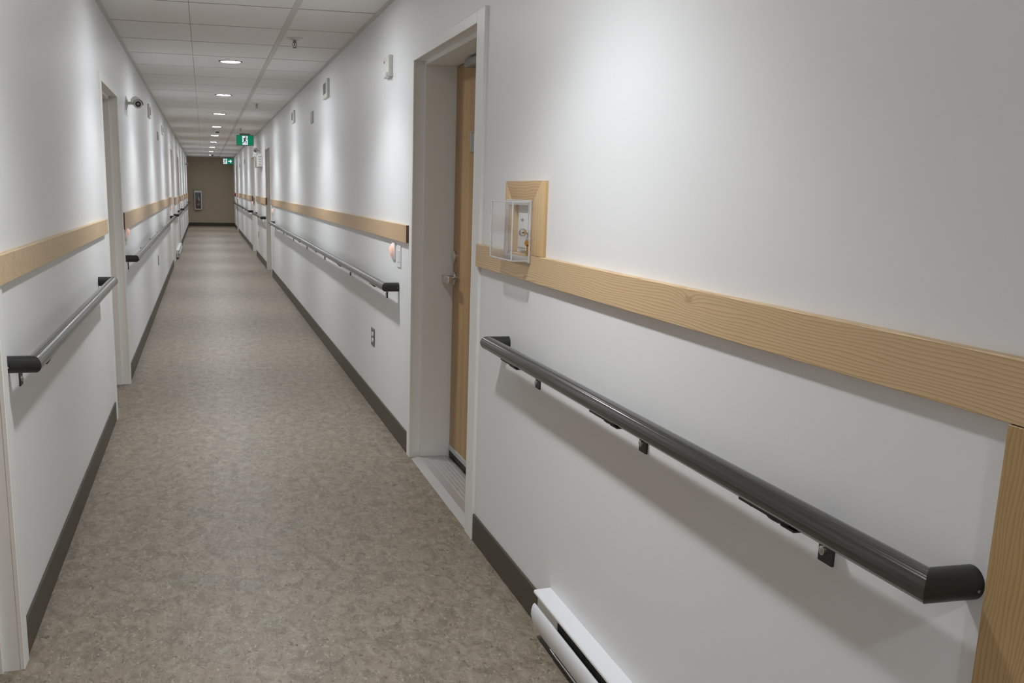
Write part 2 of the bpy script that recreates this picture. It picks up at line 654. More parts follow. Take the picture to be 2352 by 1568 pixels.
n = 2
for side, idx in (('R', 1), ('R', 2), ('R', 3), ('L', 0), ('L', 1), ('L', 2), ('L', 3)):
    make_door(side, idx, n)
    n += 1

# ridged aluminium threshold of the near door
loc, rz = on_wall('R', 0, 0)
t = thing('door_threshold', loc, 'ridged aluminium threshold strip at the foot of the wooden door', 'threshold', rz)
prof = [(-0.195, 0.0), (-0.195, 0.010)]
for k in range(5):
    x = -0.178 + k * 0.021
    prof += [(x, 0.010), (x + 0.002, 0.0135), (x + 0.006, 0.0135), (x + 0.008, 0.010)]
prof += [(-0.062, 0.011), (-0.040, 0.0115), (0.004, 0.001), (0.004, 0.0)]
MB().prism(prof, 'y', -5.092, -3.93).build('ridged_plate', 'alu', t, smooth=False)


# ------------------------------------------------------------------ recessed ceiling lights
def make_downlight():
    t = thing('downlight', (LIGHT_X, 0, H), 'x', 'ceiling light', 0, 'round downlights in a row along the ceiling')
    MB().lathe([(0.098, 0.004), (0.098, -0.003), (0.094, -0.005), (0.084, -0.005), (0.080, 0.0005), (0.080, 0.004)], seg=40).build('trim_ring', 'trimring', t)
    MB().lathe([(0.0805, 0.003), (0.080, -0.0015), (0.06, -0.0025), (0.0, -0.003)], seg=40).build('lens', 'lens', t)
    ld = bpy.data.lights.new('downlight_lamp', 'SPOT')
    ld.energy = SPOT_W
    ld.color = SPOT_COL
    ld.spot_size = SPOT_ANGLE
    ld.spot_blend = SPOT_BLEND
    ld.shadow_soft_size = 0.05
    ld.use_nodes = True
    nt = ld.node_tree
    em = nt.nodes['Emission']
    geo = nt.nodes.new('ShaderNodeNewGeometry')
    sp = nt.nodes.new('ShaderNodeSeparateXYZ')
    ab = nt.nodes.new('ShaderNodeMath')
    ab.operation = 'ABSOLUTE'
    pw = nt.nodes.new('ShaderNodeMath')
    pw.operation = 'POWER'
    pw.inputs[1].default_value = BEAM_POWER
    nt.links.new(geo.outputs['Incoming'], sp.inputs[0])
    nt.links.new(sp.outputs['Z'], ab.inputs[0])
    nt.links.new(ab.outputs[0], pw.inputs[0])
    nt.links.new(pw.outputs[0], em.inputs['Strength'])
    lo = bpy.data.objects.new('downlight_lamp', ld)
    COL.objects.link(lo)
    lo.parent = t
    lo.location = (0, 0, -0.06)
    return t


ORD = ['nearest', 'second nearest', 'third', 'fourth', 'fifth', 'sixth', 'seventh', 'eighth', 'farthest']
dl = make_downlight()
for k, yy in enumerate(LIGHT_YS):
    if yy < 6:
        lab = ['round downlight above and behind the camera', 'round downlight above the plain near wall', 'round downlight above the wooden door'][k]
    else:
        lab = 'round lit ceiling downlight, %s in the visible row' % ORD[k - 3]
    o = dl if k == 0 else copy_tree(dl, (LIGHT_X, yy, H))
    o.location = (LIGHT_X, yy, H)
    o['label'] = lab


# ------------------------------------------------------------------ wooden boards along the walls
def board(side, y0, y1, z0, z1, material, label, th=0.022, end=True):
    loc, rz = on_wall(side, (y0 + y1) / 2, (z0 + z1) / 2)
    t = thing('wooden_wall_board', loc, label, 'wall board', rz, 'wooden rub boards along the corridor walls')
    L2, h2 = (y1 - y0) / 2, (z1 - z0) / 2
    MB().box(-0.001, th, -L2, L2, -h2, h2, 0.0012, 1).build('plank', material, t)
    if end:
        sgn = 1 if side == 'R' else -1
        ye = L2 * sgn                       # the end towards the camera
        MB().box(0.0, th - 0.0005, min(ye, ye + sgn * 0.0012), max(ye, ye + sgn * 0.0012), -h2 + 0.001, h2 - 0.001).build('end_grain', 'endgrain', t)
    return t


board('R', 0.3, 3.80, 1.131, 1.217, 'fir', 'wide pale fir board with wavy grain under the clear plastic cover', end=False)
board('R', 5.215, 16.42, 1.143, 1.236, 'maple', 'long plain wooden board just past the wooden door on the right wall')
board('R', 17.83, 21.35, 1.125, 1.240, 'maple', 'short wooden board on the right wall beyond the second doorway')
board('R', 23.05, 32.8, 1.115, 1.228, 'birch', 'farthest wooden board on the right wall, near the red alarm')
board('L', 1.6, 6.16, 1.137, 1.219, 'curly', 'nearest board on the left wall, swirling plywood grain')
board('L', 7.47, 18.70, 1.105, 1.222, 'birch', 'long wooden board on the left wall beyond the near doorway')
board('L', 19.98, 23.2, 1.06, 1.19, 'birch', 'short middle board between two doorways on the left wall')
board('L', 24.9, 36.6, 1.05, 1.18, 'birch', 'farthest wooden board on the left wall, ending by the brown wall')

loc, rz = on_wall('R', 0.675, 0)
t = thing('wooden_corner_post', loc, 'upright wooden board below the near rub board at the right edge', 'wooden post', rz)
MB().box(0.0004, 0.022, -0.400, 0.4, 0.0005, 1.1295, 0.0012, 1).build('plank', 'fir_v', t)


# ------------------------------------------------------------------ handrails
RAIL_O, RAIL_R = 0.074, 0.0245


def rail_r(t):
    r = RAIL_R
    for a in (0.9, 1.35, 1.85, 2.5, -0.3):
        dd = (t - a + PI) % (2 * PI) - PI
        r -= 0.0005 * math.exp(-(dd / 0.05) ** 2)
    return r


def handrail(side, y0, y1, z, brackets, label):
    yc = (y0 + y1) / 2
    loc, rz = on_wall(side, yc, z)
    t = thing('handrail', loc, label, 'handrail', rz, 'dark handrails along the corridor walls')
    Lh = (y1 - y0) / 2
    n = 72
    rings = []
    for e in (-1, 1):
        ring = []
        for i in range(n):
            a = 2 * PI * i / n
            r = rail_r(a)
            x, zz = r * math.cos(a), r * math.sin(a)
            ring.append((RAIL_O + x, e * (Lh - RAIL_R) + e * x, zz))
        rings.append(ring)
    MB().rings(rings).build('rail', 'rail', t)
    for e in (-1, 1):
        rw, rm, rb = [], [], []
        for i in range(48):
            a = 2 * PI * i / 48
            c, q = math.cos(a), math.sin(a)
            r = RAIL_R + 0.0006
            yb_ = e * (Lh - RAIL_R) + e * c * r
            rw.append((-0.003, yb_, q * r))
            rb.append((0.004, yb_, q * r))
            rm.append((RAIL_O + c * r, yb_, q * r))
        er = MB().rings([rw, rb, rm]).build('end_return', 'ret', t)
        MB().lathe([(0.0022, 0), (0.0022, 0.0008), (0.0, 0.0014)], (0.009, e * Lh + (0.0004 if e > 0 else -0.0004), -0.004), 'y', 10, None if e > 0 else Matrix.Rotation(PI, 3, 'X')).build('screw', 'screw', er) if e > 0 else \
            MB().ball((0.009, -Lh - 0.0002, -0.006), 0.0022, 10).build('screw', 'screw', er)
    sg = -1 if side == 'R' else 1
    for yb_ in brackets:
        ly = (yb_ - yc) * sg
        b = MB()
        b.box(-0.002, 0.005, ly - 0.021, ly + 0.021, -0.098, -0.026, 0.001, 1)                # plate on the wall
        b.box(0.0, RAIL_O + 0.012, ly - 0.021, ly + 0.021, -0.0305, -0.0262, 0.001, 1)         # arm under the rail
        b.box(RAIL_O - 0.011, RAIL_O + 0.009, min(ly, ly + sg * 0.17), max(ly, ly + sg * 0.17), -0.0285, -0.0215, 0.001, 1)
        b.ball((RAIL_O, ly + sg * 0.05, -0.0285), 0.011, 12, (1, 3.2, 0.42))
        br = b.build('bracket', 'bracket', t)
        MB().lathe([(0.009, 0.0045), (0.0085, 0.009), (0.005, 0.011), (0.0, 0.0112)], (0, ly - 0.006, -0.076), 'x', 14).build('screw', 'screw', br)
        MB().ball((RAIL_O - 0.002, ly + sg * 0.135, -0.0285), 0.008, 12, (1, 1, 0.6)).build('screw', 'bracket', br)
    return t


handrail('R', 1.098, 3.42, 0.8865, [3.045, 2.222, 1.454], 'dark handrail nearest the viewer, on the right wall under the fir board')
handrail('R', 5.50, 15.85, 0.883, [5.88, 7.45, 9.1, 10.75, 12.4, 14.05, 15.6], 'long dark handrail on the right wall past the wooden door')
handrail('R', 18.13, 21.2, 0.889, [18.4, 19.5, 20.8], 'short dark handrail on the right wall between the two far doorways')
handrail('R', 23.1, 36.0, 0.884, [23.5, 25.5, 27.5, 29.5, 31.5, 33.6, 35.4], 'farthest dark handrail on the right wall, reaching the red alarm')
handrail('L', 3.03, 5.72, 0.900, [3.25], 'dark handrail at the left edge, the near end bent into the wall')
handrail('L', 7.57, 17.7, 0.893, [7.85, 9.4, 11, 12.6, 14.2, 15.8, 17.4], 'long dark handrail on the left wall past the near doorway')
handrail('L', 19.75, 22.75, 0.868, [20.0, 21.3, 22.5], 'short dark handrail above the small heater on the left wall')
handrail('L', 25.0, 36.3, 0.862, [25.4, 27.5, 29.6, 31.8, 34, 36], 'farthest dark handrail on the left wall, ending at the brown wall')


# ------------------------------------------------------------------ baseboard heaters
def heater(side, y0, y1, label):
    loc, rz = on_wall(side, (y0 + y1) / 2, 0)
    t = thing('baseboard_heater', loc, label, 'baseboard heater', rz, 'white electric baseboard heaters')
    Lh = (y1 - y0) / 2
    hood = [(-0.002, 0.03), (-0.002, 0.173), (0.052, 0.170), (0.056, 0.166), (0.056, 0.160), (0.052, 0.157), (0.004, 0.160), (0.004, 0.03)]
    MB().prism(hood, 'y', -Lh, Lh).build('top_hood', 'enamel', t)
    front = [(0.048, 0.122), (0.052, 0.124), (0.057, 0.119), (0.062, 0.102), (0.062, 0.084), (0.054, 0.052), (0.042, 0.030), (0.038, 0.032), (0.049, 0.055), (0.056, 0.084), (0.056, 0.100), (0.051, 0.116)]
    MB().prism(front, 'y', -Lh, Lh).build('front_cover', 'enamel', t)
    slot = MB()
    slot.prism([(0.0500, 0.0455), (0.0525, 0.0455), (0.0505, 0.0415), (0.0480, 0.0415)], 'y', -Lh + 0.20, Lh - 0.20)
    for e in (-1, 1):
        y0_, y1_ = sorted((e * (Lh - 0.004), e * (Lh - 0.19)))
        MB().box(0.0, 0.043, y0_, y1_, 0.03, 0.157, 0.002, 1).build('end_box', 'cream', t)
    b = MB()
    k = -Lh + 0.195
    while k < Lh - 0.195:
        b.box(0.006, 0.042, k, k + 0.0025, 0.045, 0.142)
        k += 0.012
    b.build('heating_fins', 'fins', t)
    b = MB()
    b.box(0.003, 0.034, -Lh + 0.02, Lh - 0.02, 0.0, 0.033)
    b.build('underside_shade', 'dgrey', t)  # dark block put in as the thin shadow beneath the cover
    lip = MB().prism([(0.038, 0.026), (0.049, 0.039), (0.052, 0.039), (0.042, 0.022)], 'y', -Lh + 0.16, Lh - 0.16)
    lip.build('lower_lip', 'enamel', t)
    slot.build('air_slot', 'dgrey', t)
    return t


heater('R', HEAT_R[0], HEAT_R[1], 'white baseboard heater under the nearest handrail, bottom of the picture')
heater('L', HEAT_L[0], HEAT_L[1], 'small distant white baseboard heater low on the left wall')

# ------------------------------------------------------------------ thermostat with its wooden surround and clear guard
loc, rz = on_wall('R', 3.222, 1.218)
t = thing('wooden_mitred_frame', loc, 'mitred wooden frame standing on the near board behind the clear cover', 'wooden frame', rz)
W2, HT, TH, SW, TW = 0.195, 0.236, 0.023, 0.088, 0.070
MB().prism([(-W2, HT), (W2, HT), (W2 - SW, HT - TW), (-W2 + SW, HT - TW)], 'x', -0.001, TH, 0.0008).build('head', 'fir_fr', t)
MB().prism([(W2, HT), (W2, 0.0), (W2 - SW, 0.0), (W2 - SW, HT - TW)], 'x', -0.001, TH, 0.0008).build('stile', 'fir_st', t)
MB().prism([(-W2, HT), (-W2, 0.0), (-W2 + SW, 0.0), (-W2 + SW, HT - TW)], 'x', -0.001, TH, 0.0008).build('stile', 'fir_st', t)

loc, rz = on_wall('R', 3.235, 1.222)
t = thing('wall_control_plate', loc, 'white wall control plate inside the clear locked cover', 'wall control', rz)
MB().box(-0.001, 0.014, -0.052, 0.052, 0.004, 0.128, 0.004, 3).build('plate', 'white', t)
b = MB()
b.box(0.0138, 0.0152, -0.020, 0.014, 0.104, 0.107)
b.box(0.0138, 0.0152, -0.007, 0.001, 0.098, 0.110)
b.build('printed_mark', 'grey', t)
b = MB()
for k in range(5):
    b.box(0.0138, 0.0150, -0.040 + k * 0.016, -0.030 + k * 0.016, 0.010, 0.0145)
b.build('printed_text', 'grey', t)

loc, rz = on_wall('R', 3.245, 1.197)
t = thing('clear_guard_box', loc, 'clear plastic lockable guard box over the white wall control', 'plastic guard', rz)
GW, GH, GD = 0.125, 0.19, 0.086
b = MB()
th = 0.003
b.box(GD - th, GD, -GW, GW, 0, GH, 0.0012, 1)                       # face
b.box(0.024, GD - th, GW - th, GW, 0, GH, 0.001, 1)                 # near side
b.box(0.024, GD - th, -GW, -GW + th, 0, GH, 0.001, 1)               # far side
b.box(0.024, GD - th, -GW + th, GW - th, 0, th)
b.box(0.024, GD - th, -GW + th, GW - th, GH - th, GH)
b.build('cover', 'acrylic', t)
b = MB()
for ya, ybb, za, zb in ((-GW - 0.010, -GW + 0.012, -0.006, GH + 0.006), (GW - 0.012, GW + 0.010, -0.006, GH + 0.006)):
    b.box(0.0235, 0.031, ya, ybb, za, zb, 0.002, 1)
b.box(0.0235, 0.031, -GW + 0.012, GW - 0.012, -0.006, 0.012, 0.002, 1)
b.box(0.0235, 0.031, -GW + 0.012, GW - 0.012, GH - 0.012, GH + 0.006, 0.002, 1)
b.build('base_ring', 'bead', t)
b = MB()
for e in (-1, 1):
    b.tube([(GD - 0.001, e * (GW - 0.001), 0.002), (GD - 0.001, e * (GW - 0.001), GH - 0.002)], 0.0028, 10)
for zz in (0.001, GH - 0.001):
    b.tube([(GD - 0.001, -GW, zz), (GD - 0.001, GW, zz)], 0.0022, 10)
    b.tube([(0.028, GW - 0.001, zz), (GD, GW - 0.001, zz)], 0.0022, 10)
b.build('edge_bead', 'bead', t)
lk = MB().lathe([(0.0125, 0.0), (0.0125, 0.004), (0.011, 0.007), (0.006, 0.008), (0.0, 0.008)], (0.050, GW - 0.001, 0.093), 'y', 24).build('lock_barrel', 'chrome', t)
MB().box(0.046, 0.054, GW + 0.0065, GW + 0.0075, 0.0915, 0.0945).build('keyhole', 'black', lk)
MB().lathe([(0.008, -0.010), (0.009, 0.0), (0.008, 0.006), (0.0, 0.007)], (0.026, GW - 0.004, 0.092), 'y', 18).build('hinge_knob', 'chrome', t)
b = MB()
b.lathe([(0.0005, -0.001), (0.0105, -0.001), (0.0105, 0.001), (0.0005, 0.001)], (0.034, GW + 0.006, 0.060), 'y', 20)
b.box(0.0315, 0.0365, GW + 0.005, GW + 0.007, 0.018, 0.053)
for k in range(3):
    b.box(0.0365, 0.0385, GW + 0.005, GW + 0.007, 0.022 + k * 0.009, 0.027 + k * 0.009)
key = b.build('key', 'brass', t)
key['label'] = 'brass key hanging from the lock'
MB().tube([(0.034 + 0.006 * math.sin(a), GW + 0.007, 0.074 + 0.008 * math.cos(a)) for a in [2 * PI * k / 16 for k in range(17)]], 0.0009, 6).build('key_ring', 'chrome', key)


# ------------------------------------------------------------------ outlets, plates, night lights
def outlet(side, y, z, label, wy=0.064):
    loc, rz = on_wall(side, y, z)
    t = thing('wall_outlet', loc, label, 'electrical outlet', rz)
    MB().box(-0.001, 0.005, -wy, wy, -0.058, 0.058, 0.002, 1).build('cover_plate', 'steel', t)
    for zz in (0.02, -0.02):
        s_ = MB().prism([(wy * 0.52 * math.cos(a), zz + 0.0165 * max(-0.8, min(0.8, math.sin(a)))) for a in [2 * PI * k / 24 for k in range(24)]], 'x', 0.003, 0.008)
        r = s_.build('receptacle', 'white', t)
        b = MB()
        for q in (-0.3, 0.3):
            b.box(0.0075, 0.0083, wy * q - 0.003, wy * q + 0.003, zz - 0.002, zz + 0.008)
        b.build('slots', 'black', r)
    return t


outlet('R', 6.395, 0.474, 'steel double outlet below the handrail past the wooden door')
outlet('R', 20.75, 0.482, 'tiny steel outlet under the short handrail far down the right wall')
outlet('L', 12.74, 0.520, 'steel outlet low on the left wall under the long handrail')


def small_plate(side, y, z, wy, hz, material, label, name='wall_plate', cat='wall plate'):
    loc, rz = on_wall(side, y, z)
    t = thing(name, loc, label, cat, rz)
    MB().box(-0.001, 0.006, -wy, wy, -hz, hz, 0.002, 1).build('plate', material, t)
    return t


t = small_plate('R', 5.507, 1.056, 0.055, 0.061, 'white', 'white blank switch plate beside the glowing night light past the door')
MB().box(0.005, 0.008, -0.028, 0.028, -0.034, 0.034, 0.0015, 1).build('rocker', 'white', t)
t = small_plate('L', 7.79, 1.045, 0.055, 0.060, 'white', 'white plate under the left night light, beside the doorway')
MB().box(0.005, 0.008, -0.028, 0.028, -0.034, 0.034, 0.0015, 1).build('rocker', 'white', t)


def night_light(side, y, z, label):
    loc, rz = on_wall(side, y, z)
    t = thing('night_light', loc, label, 'night light', rz, 'glowing orange night lights under the boards')
    MB().box(-0.001, 0.010, -0.045, 0.045, -0.052, 0.046, 0.004, 2).build('base_plate', 'white', t)
    b = MB()
    rs = []
    for k in range(7):
        a = k / 6 * PI / 2
        q, hh = math.cos(a), 0.009 + 0.020 * math.sin(a)
        rs.append([(hh, 0.034 * q * math.cos(u), -0.002 + 0.043 * q * math.sin(u) + 0.006 * math.sin(a)) for u in [2 * PI * j / 24 for j in range(24)]])
    b.rings(rs).build('lens', 'amber', t)
    MB().ball((0.0225, 0, 0.008), 0.016, 16, (0.56, 1.2, 1.15)).build('bulb', 'glow', t)
    return t


night_light('R', 5.66, 1.078, 'orange night light under the board end just past the wooden door')
night_light('R', 16.15, 1.052, 'small orange night light at the far end of the long right board')
night_light('R', 22.95, 1.066, 'tiny orange night light at the far doorway on the right')
night_light('R', 33.0, 1.058, 'farthest tiny orange night light below the red alarm')
night_light('L', 7.72, 1.075, 'orange night light on the left wall beside the near doorway')
night_light('L', 17.85, 1.045, 'small orange night light at the far end of the long left board')
night_light('L', 25.35, 1.025, 'tiny orange night light farthest along the left wall')


# white wall boxes with a dark window (strobes), plain grey sensors
def strobe(side, y, z, wy, hz, label):
    loc, rz = on_wall(side, y, z)
    t = thing('wall_box', loc, label, 'wall box', rz, 'white windowed boxes high on the walls')
    MB().box(-0.001, 0.022, -wy, wy, -hz, hz, 0.004, 2).build('housing', 'cream', t)
    MB().box(0.02, 0.0245, -wy * 0.62, wy * 0.25, -hz * 0.55, hz * 0.62, 0.001, 1).build('window', 'dgrey', t)
    MB().box(0.02, 0.0238, wy * 0.28, wy * 0.62, -hz * 0.5, hz * 0.62, 0.001, 1).build('grille', 'grey', t)
    return t


strobe('R', 8.875, 2.246, 0.16, 0.076, 'white wall box with dark window, nearest high on the right wall')
strobe('R', 12.17, 2.228, 0.15, 0.070, 'second white wall box, farther along the right wall')
strobe('L', 11.82, 2.205, 0.15, 0.072, 'white wall box beside the bullet camera on the left wall')
strobe('L', 15.45, 2.195, 0.17, 0.060, 'second white wall box along the left wall')


def sensor(side, y, z, wy, hz, label):
    loc, rz = on_wall(side, y, z)
    t = thing('steel_wall_plate', loc, label, 'wall plate', rz, 'grey steel plates high on the walls')
    MB().box(-0.001, 0.006, -wy, wy, -hz, hz, 0.002, 1).build('plate', 'steel', t)
    MB().lathe([(0.012, 0.005), (0.011, 0.010), (0.0, 0.011)], (0, 0, hz * 0.28), 'x', 16).build('button', 'white', t)
    return t


sensor('R', 10.14, 2.092, 0.115, 0.056, 'grey steel plate with a white dot below the white boxes, right wall')
sensor('L', 14.0, 2.045, 0.14, 0.052, 'grey steel plate between the white boxes on the left wall')
sensor('R', 27.3, 2.06, 0.2, 0.06, 'nearer of two tiny dark plates high on the far right wall')
sensor('R', 31.0, 2.03, 0.2, 0.06, 'farther of two tiny dark plates high on the far right wall')

# white wall sensor with a clear bulb, left of the wooden door
loc, rz = on_wall('R', 5.84, 2.098)
t = thing('wall_sensor', loc, 'slim white wall unit with a small clear lamp at its foot, left of the door', 'wall sensor', rz)
MB().box(-0.001, 0.026, -0.085, 0.085, -0.058, 0.056, 0.004, 2).build('housing', 'cream', t)
b = MB()
b.lathe([(0.024, 0.0), (0.024, -0.012), (0.016, -0.026), (0.0, -0.030)], (0.024, 0.045, -0.036), 'z', 20)
b.build('clear_lamp', 'white', t)
MB().box(0.0255, 0.0275, -0.06, -0.045, 0.022, 0.034).build('indicator', 'dgrey', t)


# ------------------------------------------------------------------ bullet cameras
def bullet_camera(side, y, z, label, body_mat, reach=0.085, yaw=0.0, k=1.0):
    loc, rz = on_wall(side, y, z)
    t = thing('bullet_camera', loc, label, 'security camera', rz)
    sg = 1 if side == 'R' else -1           # +sg: local y towards the viewer
    MB().lathe([(0.048 * k, -0.001), (0.048 * k, 0.006), (0.030 * k, 0.012), (0.014 * k, 0.016), (0.0, 0.016)], (0, 0, 0), 'x', 28).build('wall_mount', 'cream', t)
    MB().tube([(0.008, 0, 0), (0.045 * k, 0, 0), (reach, sg * 0.02, 0.0)], 0.011 * k, 14).build('arm', 'cream', t)
    R = Matrix.Rotation(yaw, 3, 'Z') @ Matrix.Rotation(math.radians(-14) * sg, 3, 'X')
    b = MB()
    prof = [(0.0, -0.075), (0.030, -0.075), (0.033, -0.070), (0.033, 0.050), (0.030, 0.055), (0.0, 0.055)]
    org = Vector((reach + 0.02 * k, sg * 0.02, 0.004))
    flip = Matrix.Rotation(PI, 3, 'Z') if sg < 0 else Matrix.Identity(3)
    b.lathe([(r * k, hh * k) for r, hh in prof], org, 'y', 28, R @ flip)
    body = b.build('body', body_mat, t)
    b = MB()
    prof = [(0.036, -0.055), (0.0375, -0.055), (0.0375, 0.068), (0.036, 0.068)]
    rs = []
    for r, hh in prof:
        rs.append([R @ flip @ Vector((r * k * math.cos(a), hh * k, r * k * math.sin(a))) + org for a in [math.radians(-10) + math.radians(200) * j / 24 for j in range(25)]])
    vs = [[b.bm.verts.new(p) for p in ring] for ring in rs]
    fs = []
    for i in range(4):
        A, B_ = vs[i], vs[(i + 1) % 4]
        for j in range(24):
            fs.append(b.bm.faces.new((A[j], A[j + 1], B_[j + 1], B_[j])))
    for j in (0, 24):
        fs.append(b.bm.faces.new([vs[i][j] for i in range(4)]))
    bmesh.ops.recalc_face_normals(b.bm, faces=fs)
    b.build('sun_shield', body_mat, t)
    ln = MB().lathe([(0.020 * k, 0.050 * k), (0.020 * k, 0.058 * k), (0.013 * k, 0.059 * k), (0.0, 0.057 * k)], org, 'y', 24, R @ flip).build('lens_ring', 'black', body)
    MB().lathe([(0.012 * k, 0.056 * k), (0.010 * k, 0.0605 * k), (0.0, 0.062 * k)], org, 'y', 20, R @ flip).build('lens', 'grey', body)
    return t


bc = bullet_camera('L', 8.42, 2.035, 'white bullet camera on an arm beside the left doorway', 'cream', 0.062, math.radians(12), 1.05)
MB().tube([(0.002, 0.02, -0.045), (0.005, 0.01, -0.065), (0.003, -0.01, -0.085), (0.004, 0.0, -0.10)], 0.0022, 8).build('cable', 'cream', bc)
bullet_camera('R', 19.55, 2.085, 'small bullet camera with a dark lens above the boxy white wall unit', 'cream', 0.07, math.radians(-8), 1.0)
bullet_camera('L', 33.5, 2.08, 'tiny white bullet camera at the far end of the left wall', 'cream', 0.05, math.radians(8), 1.0)

# emergency battery unit
loc, rz = on_wall('R', 19.4, 1.78)
t = thing('wall_unit', loc, 'boxy white wall unit with a slotted end under the small camera, right wall', 'wall unit', rz)
b = MB()
b.box(-0.001, 0.092, -0.5, 0.45, 0.0, 0.20, 0.006, 2)
b.build('case', 'cream', t)
MB().box(0.005, 0.082, 0.449, 0.462, 0.02, 0.235, 0.003, 1).build('end_cover', 'white', t)
b = MB()
for r_ in range(4):
    for c_ in range(2):
        b.box(0.018 + c_ * 0.032, 0.036 + c_ * 0.032, 0.4615, 0.4635, 0.035 + r_ * 0.045, 0.055 + r_ * 0.045)
b.build('vent_slots', 'grey', t)

# ------------------------------------------------------------------ exit signs (pictogram panels)
def quad(mb, p, q, w1, w2, y0, y1):
    """A tapered limb from p to q, drawn on the sign face."""
    p, q = Vector((p[0], p[1])), Vector((q[0], q[1]))
    d = (q - p).normalized()
    nrm = Vector((-d.y, d.x))
    mb.prism([tuple(p + nrm * w1), tuple(p - nrm * w1), tuple(q - nrm * w2), tuple(q + nrm * w2)], 'y', y0, y1)


def runner(mb, cx, cz, sc, y0, y1, flip=1):
    P = lambda x, z: (cx + flip * x * sc, cz + z * sc)
    a = [P(0.08 + 0.085 * math.cos(t), 0.36 + 0.085 * math.sin(t)) for t in [2 * PI * k / 18 for k in range(18)]]
    mb.prism(a, 'y', y0, y1)
    quad(mb, P(0.02, 0.24), P(-0.05, -0.02), 0.085 * sc, 0.07 * sc, y0, y1)     # trunk
    quad(mb, P(0.04, 0.22), P(0.20, 0.12), 0.035 * sc, 0.03 * sc, y0, y1)       # front arm
    quad(mb, P(0.20, 0.12), P(0.30, 0.20), 0.03 * sc, 0.025 * sc, y0, y1)
    quad(mb, P(0.0, 0.24), P(-0.18, 0.20), 0.035 * sc, 0.03 * sc, y0, y1)       # back arm
    quad(mb, P(-0.18, 0.20), P(-0.24, 0.06), 0.03 * sc, 0.025 * sc, y0, y1)
    quad(mb, P(-0.03, 0.0), P(0.13, -0.14), 0.055 * sc, 0.045 * sc, y0, y1)     # front leg
    quad(mb, P(0.13, -0.14), P(0.12, -0.36), 0.045 * sc, 0.035 * sc, y0, y1)
    quad(mb, P(-0.06, 0.0), P(-0.12, -0.22), 0.055 * sc, 0.045 * sc, y0, y1)    # back leg
    quad(mb, P(-0.12, -0.22), P(-0.32, -0.32), 0.045 * sc, 0.035 * sc, y0, y1)


def exit_sign(x, y, zt, wd, ht, label, arrow, canopy):
    t = thing('exit_sign', (x, y, zt), label, 'exit sign')
    MB().box(-wd / 2 - 0.008, wd / 2 + 0.008, 0.0, 0.045, -ht - 0.008, 0.008, 0.004, 2).build('housing', 'grey' if not arrow else 'signgreen', t)
    MB().box(-wd / 2, wd / 2, -0.003, 0.002, -ht, 0.0).build('green_panel', 'green', t)
    zc = -ht / 2
    if not arrow:
        x0, x1 = -wd * 0.165, wd * 0.165
    else:
        x0, x1 = -wd * 0.48, -wd * 0.08
    MB().box(x0, x1, -0.0045, -0.002, -ht * 0.97, -ht * 0.05).build('white_panel', 'signwhite', t)
    b = MB()
    runner(b, (x0 + x1) / 2, zc, ht * 0.92, -0.0060, -0.0040)
    b.build('running_figure', 'signgreen', t)
    if arrow:
        c0 = wd * 0.22
        q = ht * 0.34
        b = MB()
        b.prism([(c0 - q * 1.0, zc - q * 0.28), (c0 + q * 0.1, zc - q * 0.28), (c0 + q * 0.1, zc + q * 0.28), (c0 - q * 1.0, zc + q * 0.28)], 'y', -0.006, -0.002)
        b.prism([(c0, zc + q), (c0 + q * 1.05, zc), (c0, zc - q), (c0 + q * 0.02, zc)], 'y', -0.006, -0.002)
        b.build('arrow', 'signwhite', t)
    MB().box(-0.10, 0.10, 0.002, 0.04, 0.006, canopy, 0.004, 2).build('ceiling_canopy', 'grey', t)
    return t


exit_sign(0.81, 20.6, 2.405, 0.318, 0.185, 'green exit sign with a central running figure hung near the right wall', False, 0.0345)
exit_sign(0.845, 37.0, 2.385, 0.34, 0.19, 'green exit sign with a white arrow in front of the brown wall', True, 0.0545)

# ------------------------------------------------------------------ sprinklers and smoke detectors
def sprinkler(x, y, label):
    t = thing('sprinkler_head', (x, y, H), label, 'sprinkler', 0, 'sprinkler heads in the ceiling')
    MB().lathe([(0.058, 0.002), (0.058, -0.003), (0.030, -0.011), (0.030, -0.014), (0.0, -0.014)], seg=28).build('escutcheon', 'cream', t)
    b = MB()
    b.lathe([(0.012, -0.012), (0.012, -0.030), (0.006, -0.034), (0.006, -0.050), (0.0, -0.050)], seg=16)
    for e in (-1, 1):
        b.tube([(e * 0.011, 0, -0.026), (e * 0.016, 0, -0.042), (e * 0.004, 0, -0.064)], 0.0025, 8)
    b.build('frame_arms', 'grey', t)
    MB().lathe([(0.004, -0.060), (0.016, -0.063), (0.016, -0.066), (0.0, -0.067)], seg=18).build('deflector', 'grey', t)
    return t


sprinkler(0.647, 7.40, 'nearest small sprinkler head hanging below the right ceiling tiles')
sprinkler(0.667, 13.1, 'second sprinkler head, farther along the right ceiling tiles')
sprinkler(0.655, 18.6, 'farthest sprinkler head, on the ceiling before the green exit sign')


def smoke_detector(x, y, label):
    t = thing('smoke_detector', (x, y, H), label, 'smoke detector')
    MB().lathe([(0.062, 0.002), (0.062, -0.014), (0.056, -0.020), (0.048, -0.024), (0.046, -0.044), (0.0, -0.044)], seg=32).build('housing', 'cream', t)
    MB().lathe([(0.036, -0.042), (0.034, -0.062), (0.028, -0.068), (0.0, -0.069)], seg=28).build('sensing_chamber', 'dgrey', t)
    return t


smoke_detector(0.268, 19.35, 'smoke detector with a dark lower half between the ceiling downlights')
smoke_detector(0.29, 34.3, 'tiny smoke detector in front of the farthest downlight')

# ------------------------------------------------------------------ far wall: extinguisher in its cabinet, alarm pull
EX, EZ = -0.225, 0.915
loc = (EX, Y1, EZ)
t = thing('extinguisher_cabinet', loc, 'white framed wall cabinet holding the extinguisher on the brown wall', 'cabinet', -PI / 2)
